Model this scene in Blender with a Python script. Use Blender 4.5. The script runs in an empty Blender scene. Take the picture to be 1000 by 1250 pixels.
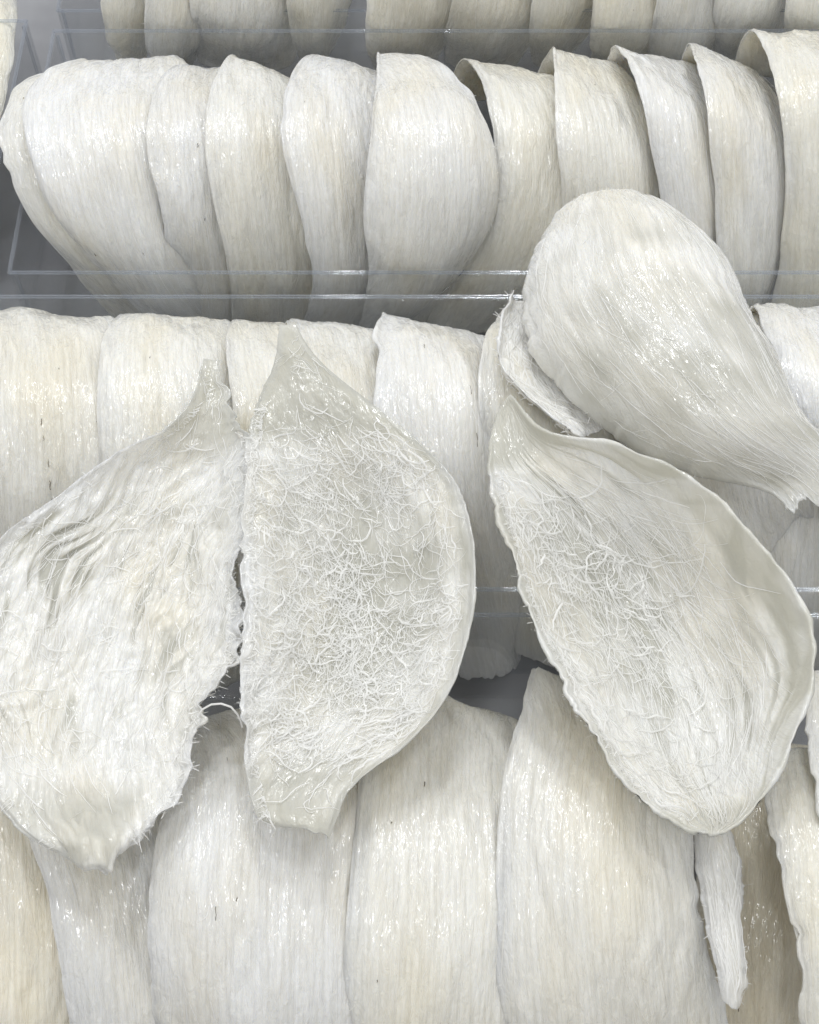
import bpy, math, random
import numpy as np
from mathutils import Vector, Matrix

# ------------------------------------------------------------------ camera
scene = bpy.context.scene
C = scene.collection
PITCH = math.radians(60.0)
FPX = 1690.0                       # focal length in photograph pixels (1000 wide)
DIST = 0.300
AIM = np.array([0.0, 0.0, 0.05])
FWD = np.array([0.0, math.cos(PITCH), -math.sin(PITCH)])
UPV = np.array([0.0, math.sin(PITCH), math.cos(PITCH)])
RGT = np.array([1.0, 0.0, 0.0])
CAM = AIM - FWD * DIST
cd = bpy.data.cameras.new('camera')
cam = bpy.data.objects.new('camera', cd)
C.objects.link(cam)
cam.location = CAM
cam.rotation_euler = (math.pi / 2 - PITCH, 0, 0)
cd.sensor_fit = 'HORIZONTAL'
cd.sensor_width = 36.0
cd.lens = 36.0 * FPX / 1000.0
cd.clip_start = 0.01
cd.clip_end = 20
scene.camera = cam

# ------------------------------------------------------------------ light
world = bpy.data.worlds.new('World')
scene.world = world
world.use_nodes = True
bg = world.node_tree.nodes['Background']
bg.inputs['Color'].default_value = (0.99, 0.985, 0.965, 1)
bg.inputs['Strength'].default_value = 0.68


def area(name, loc, target, sx, sy, power, col):
    l = bpy.data.lights.new(name, 'AREA')
    l.shape = 'RECTANGLE'
    l.size = sx
    l.size_y = sy
    l.energy = power
    l.color = col
    o = bpy.data.objects.new(name, l)
    C.objects.link(o)
    o.location = loc
    o.rotation_euler = (Vector(target) - Vector(loc)).to_track_quat('-Z', 'Y').to_euler()
    return o


for lx, ly, lz, pw, sz in ((0.12, 0.80, 1.30, 3.6, 0.12), (-0.45, 0.72, 1.30, 1.5, 0.09), (0.65, 0.58, 1.30, 1.6, 0.09),
                           (-0.12, 0.40, 1.35, 2.0, 0.09), (0.38, 0.18, 1.35, 1.1, 0.09), (-0.62, 0.20, 1.30, 1.1, 0.09),
                           (0.05, 1.30, 1.35, 2.4, 0.11), (-0.15, -0.50, 1.40, 2.8, 0.14)):  # ceiling downlights; the last is a fill lamp added to brighten front faces
    area('downlight_and_fill', (lx, ly, lz), (0, 0, 0.05), sz, sz, pw, (0.97, 0.985, 1.0))

vs = scene.view_settings
vs.view_transform = 'Standard'
vs.look = 'None'
vs.exposure = -0.10
vs.gamma = 1.0
vs.use_curve_mapping = False
scene.cycles.max_bounces = 12
scene.cycles.diffuse_bounces = 7
scene.cycles.transparent_max_bounces = 24

# ------------------------------------------------------------------ helpers
rng = np.random.default_rng(7)


def at(px, py, z):
    """point of the place at height z (cm) seen at photograph pixel px, py"""
    d = FWD * FPX + RGT * (px - 500.0) - UPV * (py - 625.0)
    t = (z * 0.01 - CAM[2]) / d[2]
    return CAM + d * t


def _hash(ix, iy, seed):
    h = (ix.astype(np.int64) * 374761393 + iy.astype(np.int64) * 668265263 + seed * 974711) & 0x7fffffff
    h = ((h ^ (h >> 13)) * 1274126177) & 0x7fffffff
    h = h ^ (h >> 16)
    return (h & 0xffff) / 65535.0 * 2 - 1


def noise(x, y, seed=0):
    ix = np.floor(x); iy = np.floor(y)
    fx = x - ix; fy = y - iy
    fx = fx * fx * (3 - 2 * fx); fy = fy * fy * (3 - 2 * fy)
    a = _hash(ix, iy, seed); b = _hash(ix + 1, iy, seed)
    c = _hash(ix, iy + 1, seed); d = _hash(ix + 1, iy + 1, seed)
    return (a * (1 - fx) + b * fx) * (1 - fy) + (c * (1 - fx) + d * fx) * fy


def fbm(x, y, seed=0, octv=3):
    s = 0; a = 1.0
    for k in range(octv):
        s = s + a * noise(x * 2 ** k, y * 2 ** k, seed + 31 * k)
        a *= 0.5
    return s


def hermite(pts, par, t):
    """smooth curve through pts (k,3) at parameters par, sampled at t"""
    pts = np.asarray(pts, float); k = len(pts)
    m = np.zeros_like(pts)
    for i in range(k):
        if i == 0: m[i] = (pts[1] - pts[0]) / (par[1] - par[0])
        elif i == k - 1: m[i] = (pts[-1] - pts[-2]) / (par[-1] - par[-2])
        else:
            d0 = par[i] - par[i - 1]; d1 = par[i + 1] - par[i]
            s0 = (pts[i] - pts[i - 1]) / d0; s1 = (pts[i + 1] - pts[i]) / d1
            m[i] = (s0 * d1 + s1 * d0) / (d0 + d1)
    idx = np.clip(np.searchsorted(par, t, side='right') - 1, 0, k - 2)
    h = np.asarray(par)[idx + 1] - np.asarray(par)[idx]
    f = ((t - np.asarray(par)[idx]) / h)
    sh = (-1,) + (1,) * (pts.ndim - 1)
    f = f.reshape(sh); h = h.reshape(sh)
    h00 = 2 * f**3 - 3 * f**2 + 1; h10 = f**3 - 2 * f**2 + f
    h01 = -2 * f**3 + 3 * f**2; h11 = f**3 - f**2
    return h00 * pts[idx] + h10 * h * m[idx] + h01 * pts[idx + 1] + h11 * h * m[idx + 1]


def norm(a):
    return a / np.maximum(np.linalg.norm(a, axis=-1, keepdims=True), 1e-12)


def make_mesh(name, verts, faces, mat, uv=None, attr=None):
    verts = np.asarray(verts, np.float32)
    faces = np.asarray(faces, np.int32)
    me = bpy.data.meshes.new(name)
    n, k = faces.shape
    me.vertices.add(len(verts)); me.vertices.foreach_set('co', verts.ravel())
    me.loops.add(n * k); me.loops.foreach_set('vertex_index', faces.ravel())
    me.polygons.add(n)
    me.polygons.foreach_set('loop_start', np.arange(0, n * k, k, dtype=np.int32))
    if uv is not None:
        l = me.uv_layers.new(name='fibre')
        l.data.foreach_set('uv', np.asarray(uv, np.float32)[faces.ravel()].ravel())
    if attr:
        for an, av in attr.items():
            a = me.attributes.new(an, 'FLOAT', 'POINT')
            a.data.foreach_set('value', np.asarray(av, np.float32))
    me.update(calc_edges=True)
    me.polygons.foreach_set('use_smooth', np.ones(n, dtype=bool))
    me.materials.append(mat)
    me.validate()
    return me


def link(name, me, parent=None):
    o = bpy.data.objects.new(name, me)
    C.objects.link(o)
    if parent is not None: o.parent = parent
    return o


def thing(name, loc, label, cat, group=None):
    o = bpy.data.objects.new(name, None)
    o.empty_display_size = 0.01
    C.objects.link(o)
    o.location = loc
    o['label'] = label; o['category'] = cat
    if group: o['group'] = group
    return o


# ------------------------------------------------------------------ materials
def new_mat(name):
    m = bpy.data.materials.new(name); m.use_nodes = True
    nt = m.node_tree
    for n in list(nt.nodes): nt.nodes.remove(n)
    return m, nt.nodes, nt.links


def nest_material(name, strand=False):
    m, N, L = new_mat(name)
    out = N.new('ShaderNodeOutputMaterial')
    p = N.new('ShaderNodeBsdfPrincipled')
    L.new(p.outputs[0], out.inputs[0])
    oi = N.new('ShaderNodeObjectInfo')
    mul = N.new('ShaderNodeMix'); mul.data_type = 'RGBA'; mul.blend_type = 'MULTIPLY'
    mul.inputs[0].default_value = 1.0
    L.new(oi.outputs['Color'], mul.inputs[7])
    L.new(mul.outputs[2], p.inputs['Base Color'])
    p.inputs['IOR'].default_value = 1.5
    p.subsurface_method = 'RANDOM_WALK'
    if strand:
        mul.inputs[6].default_value = (0.97, 0.97, 0.96, 1)
        p.inputs['Roughness'].default_value = 0.18
        tl = N.new('ShaderNodeBsdfTranslucent'); L.new(mul.outputs[2], tl.inputs[0])
        mx = N.new('ShaderNodeMixShader'); mx.inputs[0].default_value = 0.4
        L.new(p.outputs[0], mx.inputs[1]); L.new(tl.outputs[0], mx.inputs[2]); L.new(mx.outputs[0], out.inputs[0])
        return m
    uv = N.new('ShaderNodeUVMap'); uv.uv_map = 'fibre'
    gel = N.new('ShaderNodeAttribute'); gel.attribute_name = 'gel'

    def tex(sx, sy, detail=2.0, rough=0.5, dist=0.0):
        mp = N.new('ShaderNodeMapping'); mp.inputs['Scale'].default_value = (sx, sy, 1)
        L.new(uv.outputs[0], mp.inputs[0])
        t = N.new('ShaderNodeTexNoise'); t.noise_dimensions = '2D'
        t.inputs['Scale'].default_value = 1.0
        t.inputs['Detail'].default_value = detail
        t.inputs['Roughness'].default_value = rough
        t.inputs['Distortion'].default_value = dist
        L.new(mp.outputs[0], t.inputs['Vector'])
        return t

    patch = tex(60, 32, 4)
    streak = tex(900, 60, 3, 0.6, 0.3)
    cr = N.new('ShaderNodeValToRGB')
    cr.color_ramp.elements[0].position = 0.28; cr.color_ramp.elements[0].color = (0.865, 0.835, 0.75, 1)
    e2 = cr.color_ramp.elements.new(0.45); e2.color = (0.875, 0.862, 0.815, 1)
    cr.color_ramp.elements[2].position = 0.6; cr.color_ramp.elements[2].color = (0.885, 0.885, 0.865, 1)
    L.new(patch.outputs[0], cr.inputs[0])
    cs = N.new('ShaderNodeValToRGB')
    cs.color_ramp.elements[0].position = 0.3; cs.color_ramp.elements[0].color = (0.92, 0.915, 0.90, 1)
    cs.color_ramp.elements[1].position = 0.65; cs.color_ramp.elements[1].color = (1, 1, 1, 1)
    L.new(streak.outputs[0], cs.inputs[0])
    m1 = N.new('ShaderNodeMix'); m1.data_type = 'RGBA'; m1.blend_type = 'MULTIPLY'; m1.inputs[0].default_value = 1
    L.new(cr.outputs[0], m1.inputs[6]); L.new(cs.outputs[0], m1.inputs[7])
    m2 = N.new('ShaderNodeMix'); m2.data_type = 'RGBA'; m2.blend_type = 'MIX'
    m2.inputs[7].default_value = (0.50, 0.495, 0.44, 1)  # grey of the gel, also of shade painted into crevices and web gaps
    L.new(gel.outputs['Fac'], m2.inputs[0]); L.new(m1.outputs[2], m2.inputs[6])
    L.new(m2.outputs[2], mul.inputs[6])
    # gloss
    rr = tex(500, 120, 2)
    mr = N.new('ShaderNodeMapRange')
    mr.inputs[3].default_value = 0.25; mr.inputs[4].default_value = 0.5
    L.new(rr.outputs[0], mr.inputs[0]); L.new(mr.outputs[0], p.inputs['Roughness'])
    p.inputs['Subsurface Weight'].default_value = 0.62
    p.inputs['Subsurface Radius'].default_value = (1.0, 0.92, 0.78)
    p.inputs['Subsurface Scale'].default_value = 0.0025
    # fine relief: fibres along v, and a crinkle
    b1 = tex(1250, 150, 3, 0.65, 1.0)
    b2 = tex(700, 350, 3, 0.6, 0.5)
    ad = N.new('ShaderNodeMath'); ad.operation = 'MULTIPLY_ADD'
    ad.inputs[1].default_value = 0.8
    L.new(b2.outputs[0], ad.inputs[0]); L.new(b1.outputs[0], ad.inputs[2])
    bp = N.new('ShaderNodeBump')
    bp.inputs['Distance'].default_value = 0.0006
    st = N.new('ShaderNodeMapRange'); st.inputs[3].default_value = 0.75; st.inputs[4].default_value = 0.3
    L.new(gel.outputs['Fac'], st.inputs[0]); L.new(st.outputs[0], bp.inputs['Strength'])
    L.new(ad.outputs[0], bp.inputs['Height'])
    L.new(bp.outputs[0], p.inputs['Normal'])
    # glassy skin of dried gel: crinkled, so it glints in specks
    c1 = tex(850, 300, 1.5, 0.5, 0.8)
    bc = N.new('ShaderNodeBump'); bc.inputs['Distance'].default_value = 0.0010
    sc = N.new('ShaderNodeMapRange'); sc.inputs[3].default_value = 0.42; sc.inputs[4].default_value = 0.26
    L.new(gel.outputs['Fac'], sc.inputs[0]); L.new(sc.outputs[0], bc.inputs['Strength'])
    L.new(c1.outputs[0], bc.inputs['Height'])
    L.new(bc.outputs[0], p.inputs['Coat Normal'])
    cm = tex(260, 110, 2, 0.6, 0.6)
    cw_ = N.new('ShaderNodeMapRange'); cw_.inputs[1].default_value = 0.32; cw_.inputs[2].default_value = 0.50; cw_.inputs[4].default_value = 0.8
    L.new(cm.outputs[0], cw_.inputs[0]); L.new(cw_.outputs[0], p.inputs['Coat Weight'])
    p.inputs['Coat Roughness'].default_value = 0.14
    p.inputs['Coat IOR'].default_value = 1.6
    p.inputs['Specular IOR Level'].default_value = 0.3
    return m


M_NEST = nest_material('dried_nest')
M_STRAND = nest_material('nest_strand', True)


def speck_material():
    m, N, L = new_mat('dark_feather')
    out = N.new('ShaderNodeOutputMaterial'); p = N.new('ShaderNodeBsdfPrincipled')
    t = N.new('ShaderNodeTexNoise'); t.inputs['Scale'].default_value = 900
    cr = N.new('ShaderNodeValToRGB')
    cr.color_ramp.elements[0].color = (0.03, 0.025, 0.02, 1); cr.color_ramp.elements[1].color = (0.22, 0.17, 0.11, 1)
    L.new(t.outputs[0], cr.inputs[0]); L.new(cr.outputs[0], p.inputs['Base Color'])
    L.new(p.outputs[0], out.inputs[0])
    return m


M_SPECK = speck_material()


def plastic_material(name, tint, haze, gloss):
    m, N, L = new_mat(name)
    out = N.new('ShaderNodeOutputMaterial')
    tr = N.new('ShaderNodeBsdfTransparent'); tr.inputs[0].default_value = tint
    gl = N.new('ShaderNodeBsdfGlossy'); gl.inputs['Roughness'].default_value = 0.06
    df = N.new('ShaderNodeBsdfDiffuse'); df.inputs[0].default_value = (0.62, 0.66, 0.74, 1)
    t = N.new('ShaderNodeTexNoise'); t.inputs['Scale'].default_value = 160; t.inputs['Detail'].default_value = 4
    mr = N.new('ShaderNodeMapRange'); mr.inputs[1].default_value = 0.35; mr.inputs[2].default_value = 0.75
    mr.inputs[3].default_value = haze * 0.5; mr.inputs[4].default_value = haze * 1.5
    L.new(t.outputs[0], mr.inputs[0])
    fr = N.new('ShaderNodeFresnel')
    ge = N.new('ShaderNodeNewGeometry')            # thin sheet: same reflectance on both faces
    io = N.new('ShaderNodeMapRange'); io.inputs[3].default_value = 1.45; io.inputs[4].default_value = 1 / 1.45
    L.new(ge.outputs['Backfacing'], io.inputs[0]); L.new(io.outputs[0], fr.inputs[0])
    mu = N.new('ShaderNodeMath'); mu.operation = 'MULTIPLY'; mu.inputs[1].default_value = gloss
    mu.use_clamp = True
    L.new(fr.outputs[0], mu.inputs[0])
    a = N.new('ShaderNodeMixShader'); b = N.new('ShaderNodeMixShader')
    L.new(mr.outputs[0], a.inputs[0]); L.new(tr.outputs[0], a.inputs[1]); L.new(df.outputs[0], a.inputs[2])
    L.new(mu.outputs[0], b.inputs[0]); L.new(a.outputs[0], b.inputs[1]); L.new(gl.outputs[0], b.inputs[2])
    bt = N.new('ShaderNodeTexNoise'); bt.inputs['Scale'].default_value = 30
    bp = N.new('ShaderNodeBump'); bp.inputs['Strength'].default_value = 0.06; bp.inputs['Distance'].default_value = 0.002
    L.new(bt.outputs[0], bp.inputs['Height']); L.new(bp.outputs[0], gl.inputs['Normal'])
    L.new(b.outputs[0], out.inputs[0])
    return m


M_PLASTIC = plastic_material('clear_plastic', (0.985, 0.988, 0.99, 1), 0.025, 0.8)
M_RIM = plastic_material('clear_plastic_rim', (0.92, 0.935, 0.955, 1), 0.10, 1.2)


def counter_material():
    m, N, L = new_mat('counter_top')
    out = N.new('ShaderNodeOutputMaterial'); p = N.new('ShaderNodeBsdfPrincipled')
    t = N.new('ShaderNodeTexNoise'); t.inputs['Scale'].default_value = 60; t.inputs['Detail'].default_value = 5
    cr = N.new('ShaderNodeValToRGB')
    cr.color_ramp.elements[0].color = (0.20, 0.205, 0.225, 1); cr.color_ramp.elements[1].color = (0.36, 0.365, 0.385, 1)
    L.new(t.outputs[0], cr.inputs[0]); L.new(cr.outputs[0], p.inputs['Base Color'])
    p.inputs['Roughness'].default_value = 0.35
    L.new(p.outputs[0], out.inputs[0])
    return m


M_COUNTER = counter_material()

# ------------------------------------------------------------------ setting
v = [(-0.6, -0.4, 0), (0.6, -0.4, 0), (0.6, 0.6, 0), (-0.6, 0.6, 0),
     (-0.6, -0.4, -0.03), (0.6, -0.4, -0.03), (0.6, 0.6, -0.03), (-0.6, 0.6, -0.03)]
f = [(0, 1, 2, 3), (7, 6, 5, 4), (0, 4, 5, 1), (1, 5, 6, 2), (2, 6, 7, 3), (3, 7, 4, 0)]
me = make_mesh('counter', v, f, M_COUNTER)
me.polygons.foreach_set('use_smooth', np.zeros(6, dtype=bool))
counter = link('counter', me); counter['kind'] = 'structure'

RIMZ = 4.5
TH = 0.0009


def bevel_box(lo, hi, r):
    """a box with chamfered edges: 24 corners hull"""
    lo = np.array(lo, float); hi = np.array(hi, float)
    import bmesh
    bm = bmesh.new()
    bmesh.ops.create_cube(bm, size=1.0)
    for vv in bm.verts:
        vv.co = Vector([(lo[k] + hi[k]) / 2 + vv.co[k] * (hi[k] - lo[k]) for k in range(3)])
    bmesh.ops.bevel(bm, geom=list(bm.edges), offset=r, segments=2, affect='EDGES')
    return bm


def box_part(name, lo, hi, r, mat, parent, origin):
    bm = bevel_box(np.array(lo) - origin, np.array(hi) - origin, r)
    me = bpy.data.meshes.new(name); bm.to_mesh(me); bm.free()
    me.materials.append(mat)
    return link(name, me, parent)


def plastic_box(x0, x1, y0, y1, h, label):
    """open clear tray: base, four walls, four rim strips and corner posts"""
    org = np.array([(x0 + x1) / 2, (y0 + y1) / 2, 0.0005])
    t = thing('plastic_box', org, label, 'box', 'clear plastic boxes on the counter')
    zb = 0.0005
    box_part('base', (x0 + TH, y0 + TH, zb), (x1 - TH, y1 - TH, zb + TH), 0.0003, M_PLASTIC, t, org)
    box_part('wall', (x0, y0, zb), (x1, y0 + TH, h), 0.0003, M_PLASTIC, t, org)
    box_part('wall', (x0, y1 - TH, zb), (x1, y1, h), 0.0003, M_PLASTIC, t, org)
    box_part('wall', (x0, y0 + TH, zb), (x0 + TH, y1 - TH, h), 0.0003, M_PLASTIC, t, org)
    box_part('wall', (x1 - TH, y0 + TH, zb), (x1, y1 - TH, h), 0.0003, M_PLASTIC, t, org)
    e = 0.0002; rw = 0.0008
    box_part('rim', (x0 - e, y0 - e, h), (x1 + e, y0 + rw, h + 0.0008), 0.0003, M_RIM, t, org)
    box_part('rim', (x0 - e, y1 - rw, h), (x1 + e, y1 + e, h + 0.0008), 0.0003, M_RIM, t, org)
    box_part('rim', (x0 - e, y0 + rw, h), (x0 + rw, y1 - rw, h + 0.0008), 0.0003, M_RIM, t, org)
    box_part('rim', (x1 - rw, y0 + rw, h), (x1 + e, y1 - rw, h + 0.0008), 0.0003, M_RIM, t, org)
    for cx in (x0, x1):
        for cy in (y0, y1):
            sx = 1 if cx == x0 else -1; sy = 1 if cy == y0 else -1
            a = (cx + sx * TH, cy + sy * TH); b = (cx + sx * (TH + 0.0008), cy + sy * (TH + 0.0008))
            box_part('corner_post', (min(a[0], b[0]), min(a[1], b[1]), zb + TH), (max(a[0], b[0]), max(a[1], b[1]), h - 0.0004),
                     0.0002, M_RIM, t, org)
    return t


yb2 = at(500, 38, RIMZ)[1]; yf2 = at(500, 335, RIMZ)[1]
yf1 = at(500, 15, RIMZ)[1]
yb3 = at(500, 362, RIMZ)[1]; yf3 = at(500, 722, RIMZ)[1]
yb4 = at(500, 750, RIMZ)[1]
xl = at(65, 38, RIMZ)[0]
xr = xl + 0.222
D2 = yb2 - yf2
yb1 = yf1 + D2
RZ = RIMZ * 0.01
plastic_box(xl, xr, yf1, yb1, RZ, 'clear open box of nests behind the box with the visible end wall')
plastic_box(xl, xr, yf2, yb2, RZ, 'clear open plastic box of upright nests with its end wall and corner showing')
plastic_box(xl - 0.004, xr + 0.008, yf3, yb3, RZ, 'clear plastic box of nests with four loose nests lying over it')
plastic_box(xl - 0.004, xr + 0.008, yb4 - 0.098, yb4, RZ, 'wider clear box of large flat nests under the tips of the loose nests')
xn = xl - 0.0075
plastic_box(xn - 0.222, xn, yf2, yb2 + 0.004, RZ, 'clear box end to end with the box whose end wall shows')


# ------------------------------------------------------------------ nests
class Sheet:
    """a nest shell: smooth loft between two edge curves, bulged, displaced, thick"""

    def __init__(s, Lp, Rp, z, zl=0.0, zr=0.0, bulge=0.005, skew=0.0, prof=0.8, nu=110, nv=110,
                 th=0.0018, er=0.00028, rag=(0.0004, 0.0004), ragend=0.0006, fib=1.0, lump=1.0, chunk=0.0, gel=None, seed=0, smooth=0.02):
        k = len(Lp)
        z = np.broadcast_to(np.asarray(z, float), (k,))
        zl = np.broadcast_to(np.asarray(zl, float), (k,)); zr = np.broadcast_to(np.asarray(zr, float), (k,))
        Lw = np.array([at(a[0], a[1], z[i] + zl[i]) for i, a in enumerate(Lp)])
        Rw = np.array([at(a[0], a[1], z[i] + zr[i]) for i, a in enumerate(Rp)])
        mid = (Lw + Rw) / 2
        seg = np.linalg.norm(np.diff(mid, axis=0), axis=1) + 0.25 * (np.linalg.norm(np.diff(Lw, axis=0), axis=1) + np.linalg.norm(np.diff(Rw, axis=0), axis=1))
        par = np.concatenate([[0], np.cumsum(seg)]); par /= par[-1]
        vv = np.linspace(0, 1, nv)
        Lc = hermite(Lw, par, vv); Rc = hermite(Rw, par, vv)
        sg = max(2, int(nv * smooth))
        ke = np.exp(-0.5 * (np.arange(-3 * sg, 3 * sg + 1) / sg) ** 2); ke /= ke.sum()

        def sm(A):
            A0 = 2 * A[:1] - A[1:3 * sg + 1][::-1]; A1 = 2 * A[-1:] - A[-3 * sg - 1:-1][::-1]
            Ap = np.concatenate([A0, A, A1])
            return np.stack([np.convolve(Ap[:, c], ke, 'valid') for c in range(A.shape[1])], 1)
        Lc = sm(Lc); Rc = sm(Rc)
        b = hermite(np.broadcast_to(np.asarray(bulge, float), (k,)).reshape(-1, 1), par, vv)[:, 0]
        s.len = np.linalg.norm(np.diff((Lc + Rc) / 2, axis=0), axis=1).sum()
        wid = np.linalg.norm(Rc - Lc, axis=1)
        s.wid = wid.max()
        s.widv = np.maximum(wid, 0.002)
        # ragged side edges
        tm = vv * s.len
        rs = np.minimum(1, wid / 0.015)
        fmax = nv / s.len / 2.5

        def torn(sd):
            q = 0
            for fq, a in ((40, 0.9), (125, 0.55), (370, 0.40), (850, 0.28)):
                if fq < fmax:
                    c_ = tm * fq + 0.37 * sd; c_ = c_ + 1.6 * noise(c_ * 0.45, tm * 0, sd + 3)
                    q = q + a * noise(c_, tm * 0, sd + 7 * int(fq)) * np.clip(0.7 + 0.9 * noise(c_ * 0.13, tm * 0, sd + 5), 0.1, 1.6)
            return q
        dl = torn(seed + 1) * 1.3 * rag[0] * rs
        dr = torn(seed + 3) * 1.3 * rag[1] * rs
        d = norm(Rc - Lc)
        uu = np.linspace(0, 1, nu)
        U, V = np.meshgrid(uu, vv)
        um = U + skew * U * (1 - U)
        P = Lc[:, None] * (1 - U[..., None]) + Rc[:, None] * U[..., None]
        P = P + d[:, None] * (dl[:, None] * np.exp(-U * wid[:, None] / 0.002) + dr[:, None] * np.exp(-(1 - U) * wid[:, None] / 0.002))[..., None]
        # section normal
        dv = np.gradient((Lc + Rc) / 2, axis=0)
        nr = norm(np.cross(Rc - Lc, dv))
        # keep the normal to the open side
        ref = norm(CAM - P.mean(axis=(0, 1)))
        if (nr @ ref).mean() < 0: nr = -nr
        ker = max(3, nv // 12)
        pad = np.pad(nr, ((ker, ker), (0, 0)), mode='edge')
        nr = norm(np.stack([np.convolve(pad[:, c], np.ones(2 * ker + 1) / (2 * ker + 1), 'valid') for c in range(3)], 1))
        pf = np.maximum(1 - np.abs(2 * um - 1) ** 2, 0) ** prof
        P = P + nr[:, None] * (b[:, None] * pf)[..., None]
        # end raggedness
        ue = uu * wid[0]; uf = uu * wid[-1]
        e0 = (fbm(ue * 700, ue * 0, seed + 5) + noise(ue * 150, ue * 0, seed + 6)) * ragend * min(1, wid[0] / 0.02)
        e1 = (fbm(uf * 700, uf * 0, seed + 7) + noise(uf * 150, uf * 0, seed + 8)) * ragend * min(1, wid[-1] / 0.02)
        tv = norm(np.gradient(P, axis=0))
        fall0 = np.exp(-V * s.len / 0.004); fall1 = np.exp(-(1 - V) * s.len / 0.004)
        P = P + tv * (e0[None] * fall0 + e1[None] * fall1)[..., None]
        s.clean = P.copy()
        Nn = s.normals(P, ref)
        X = (U - 0.5) * s.widv[:, None]; Y = V * s.len
        s.X, s.Y = X, Y
        off = rng.uniform(0, 2, 2)
        x = X + 7.0 + seed * 0.37; y = Y + 3.0 + seed * 0.21
        wx = x + 0.0030 * noise(x * 40, y * 55, seed + 11) + 0.0007 * noise(x * 150, y * 210, seed + 10)
        disp = lump * 0.0012 * fbm(x * 70, y * 45, seed + 12, 2)
        disp = disp + fib * np.clip((s.widv[:, None] - 0.004) / 0.03, 0.15, 1) * (0.00016 * fbm(wx * 420, y * 75, seed + 13, 2) + 0.00007 * noise(wx * 1100, y * 260, seed + 14))
        if chunk:
            c = fbm(wx * 300, y * 100, seed + 15, 3)
            disp = disp + chunk * (0.0007 * c + 0.0006 * np.abs(fbm(wx * 420, y * 260, seed + 16, 2)))
        g = np.zeros_like(U)
        if gel is not None:
            g = np.clip(gel(U, V) + 0.25 * fbm(x * 150, y * 150, seed + 17, 2), 0, 1)
            disp = disp * (1 - 0.6 * g)
        s.gel = g
        edge = np.minimum(np.minimum(U, 1 - U) * s.widv[:, None], np.minimum(V, 1 - V) * s.len)
        disp = disp * np.clip(edge / 0.0008, 0.5, 1)
        q = np.clip(edge / 0.006, 0, 1); s.thick = 1.2 * er + (th - 1.2 * er) * q * q * (3 - 2 * q)
        s.er = er
        s.P = P + Nn * disp[..., None]
        s.N = Nn
        s.nu, s.nv, s.th, s.uvoff, s.ref = nu, nv, th, off, ref

    @staticmethod
    def normals(P, ref):
        du = np.gradient(P, axis=1); dv = np.gradient(P, axis=0)
        n = norm(np.cross(du, dv))
        c = n[n.shape[0] // 2, n.shape[1] // 2]
        # orientation sign from the middle patch
        m = n[n.shape[0] // 3: 2 * n.shape[0] // 3, n.shape[1] // 3: 2 * n.shape[1] // 3].reshape(-1, 3)
        if (m @ ref).mean() < 0: n = -n
        return n

    def sample(s, u, v):
        fu = np.clip(u, 0, 1) * (s.nu - 1); fv = np.clip(v, 0, 1) * (s.nv - 1)
        i = np.minimum(fv.astype(int), s.nv - 2); j = np.minimum(fu.astype(int), s.nu - 2)
        a = (fu - j)[..., None]; b = (fv - i)[..., None]

        def bl(A):
            return (A[i, j] * (1 - a) + A[i, j + 1] * a) * (1 - b) + (A[i + 1, j] * (1 - a) + A[i + 1, j + 1] * a) * b
        return bl(s.P), norm(bl(s.N))

    def mesh(s, name, org, mat):
        nu, nv = s.nu, s.nv
        K = 4
        r = s.er
        # extended grid: rolled rim on all sides
        ie = np.concatenate([np.zeros(K, int), np.arange(nv), np.full(K, nv - 1)])
        je = np.concatenate([np.zeros(K, int), np.arange(nu), np.full(K, nu - 1)])
        ang = np.arange(K, 0, -1) / K * math.pi * 0.92
        ai = np.concatenate([ang, np.zeros(nv), ang[::-1]]); aj = np.concatenate([ang, np.zeros(nu), ang[::-1]])
        si = np.concatenate([-np.ones(K), np.zeros(nv), np.ones(K)]); sj = np.concatenate([-np.ones(K), np.zeros(nu), np.ones(K)])
        P = s.P[np.ix_(ie, je)]; N = s.N[np.ix_(ie, je)]
        tu = norm(np.gradient(s.clean, axis=1))[np.ix_(ie, je)]; tv = norm(np.gradient(s.clean, axis=0))[np.ix_(ie, je)]
        AI, AJ = np.meshgrid(ai, aj, indexing='ij'); SI, SJ = np.meshgrid(si, sj, indexing='ij')
        A = np.maximum(AI, AJ)
        wgt = np.sqrt((AI > 0) * 1.0 + (AJ > 0) * 1.0); wgt[wgt == 0] = 1
        out = (tv * (SI * np.sin(np.where(AI > 0, A, 0)) / wgt)[..., None] + tu * (SJ * np.sin(np.where(AJ > 0, A, 0)) / wgt)[..., None])
        rr = r * np.clip(1 + 0.7 * fbm(s.X[np.ix_(ie, je)] * 190 + 9, s.Y[np.ix_(ie, je)] * 190, 3, 3), 0.4, 1.9)[..., None]
        Q = P + out * rr - N * (1 - np.cos(A))[..., None] * rr
        n0, n1 = Q.shape[:2]
        idx = np.arange(n0 * n1).reshape(n0, n1)
        F = np.stack([idx[:-1, :-1], idx[:-1, 1:], idx[1:, 1:], idx[1:, :-1]], -1).reshape(-1, 4)
        X = s.X[np.ix_(ie, je)] + SJ * AJ * r; Y = s.Y[np.ix_(ie, je)] + SI * AI * r
        uv = np.stack([X + s.uvoff[0], Y + s.uvoff[1]], -1).reshape(-1, 2)
        g = s.gel[np.ix_(ie, je)].ravel()
        # under side, coarse
        sub = lambda n: np.unique(np.concatenate([np.arange(0, n, 5), [n - 1]]))
        bi, bj = sub(nv), sub(nu)
        B = s.P[np.ix_(bi, bj)] - s.N[np.ix_(bi, bj)] * (s.thick[np.ix_(bi, bj)] * 0.96)[..., None]
        m0, m1 = B.shape[:2]
        jd = np.arange(m0 * m1).reshape(m0, m1) + n0 * n1
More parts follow.
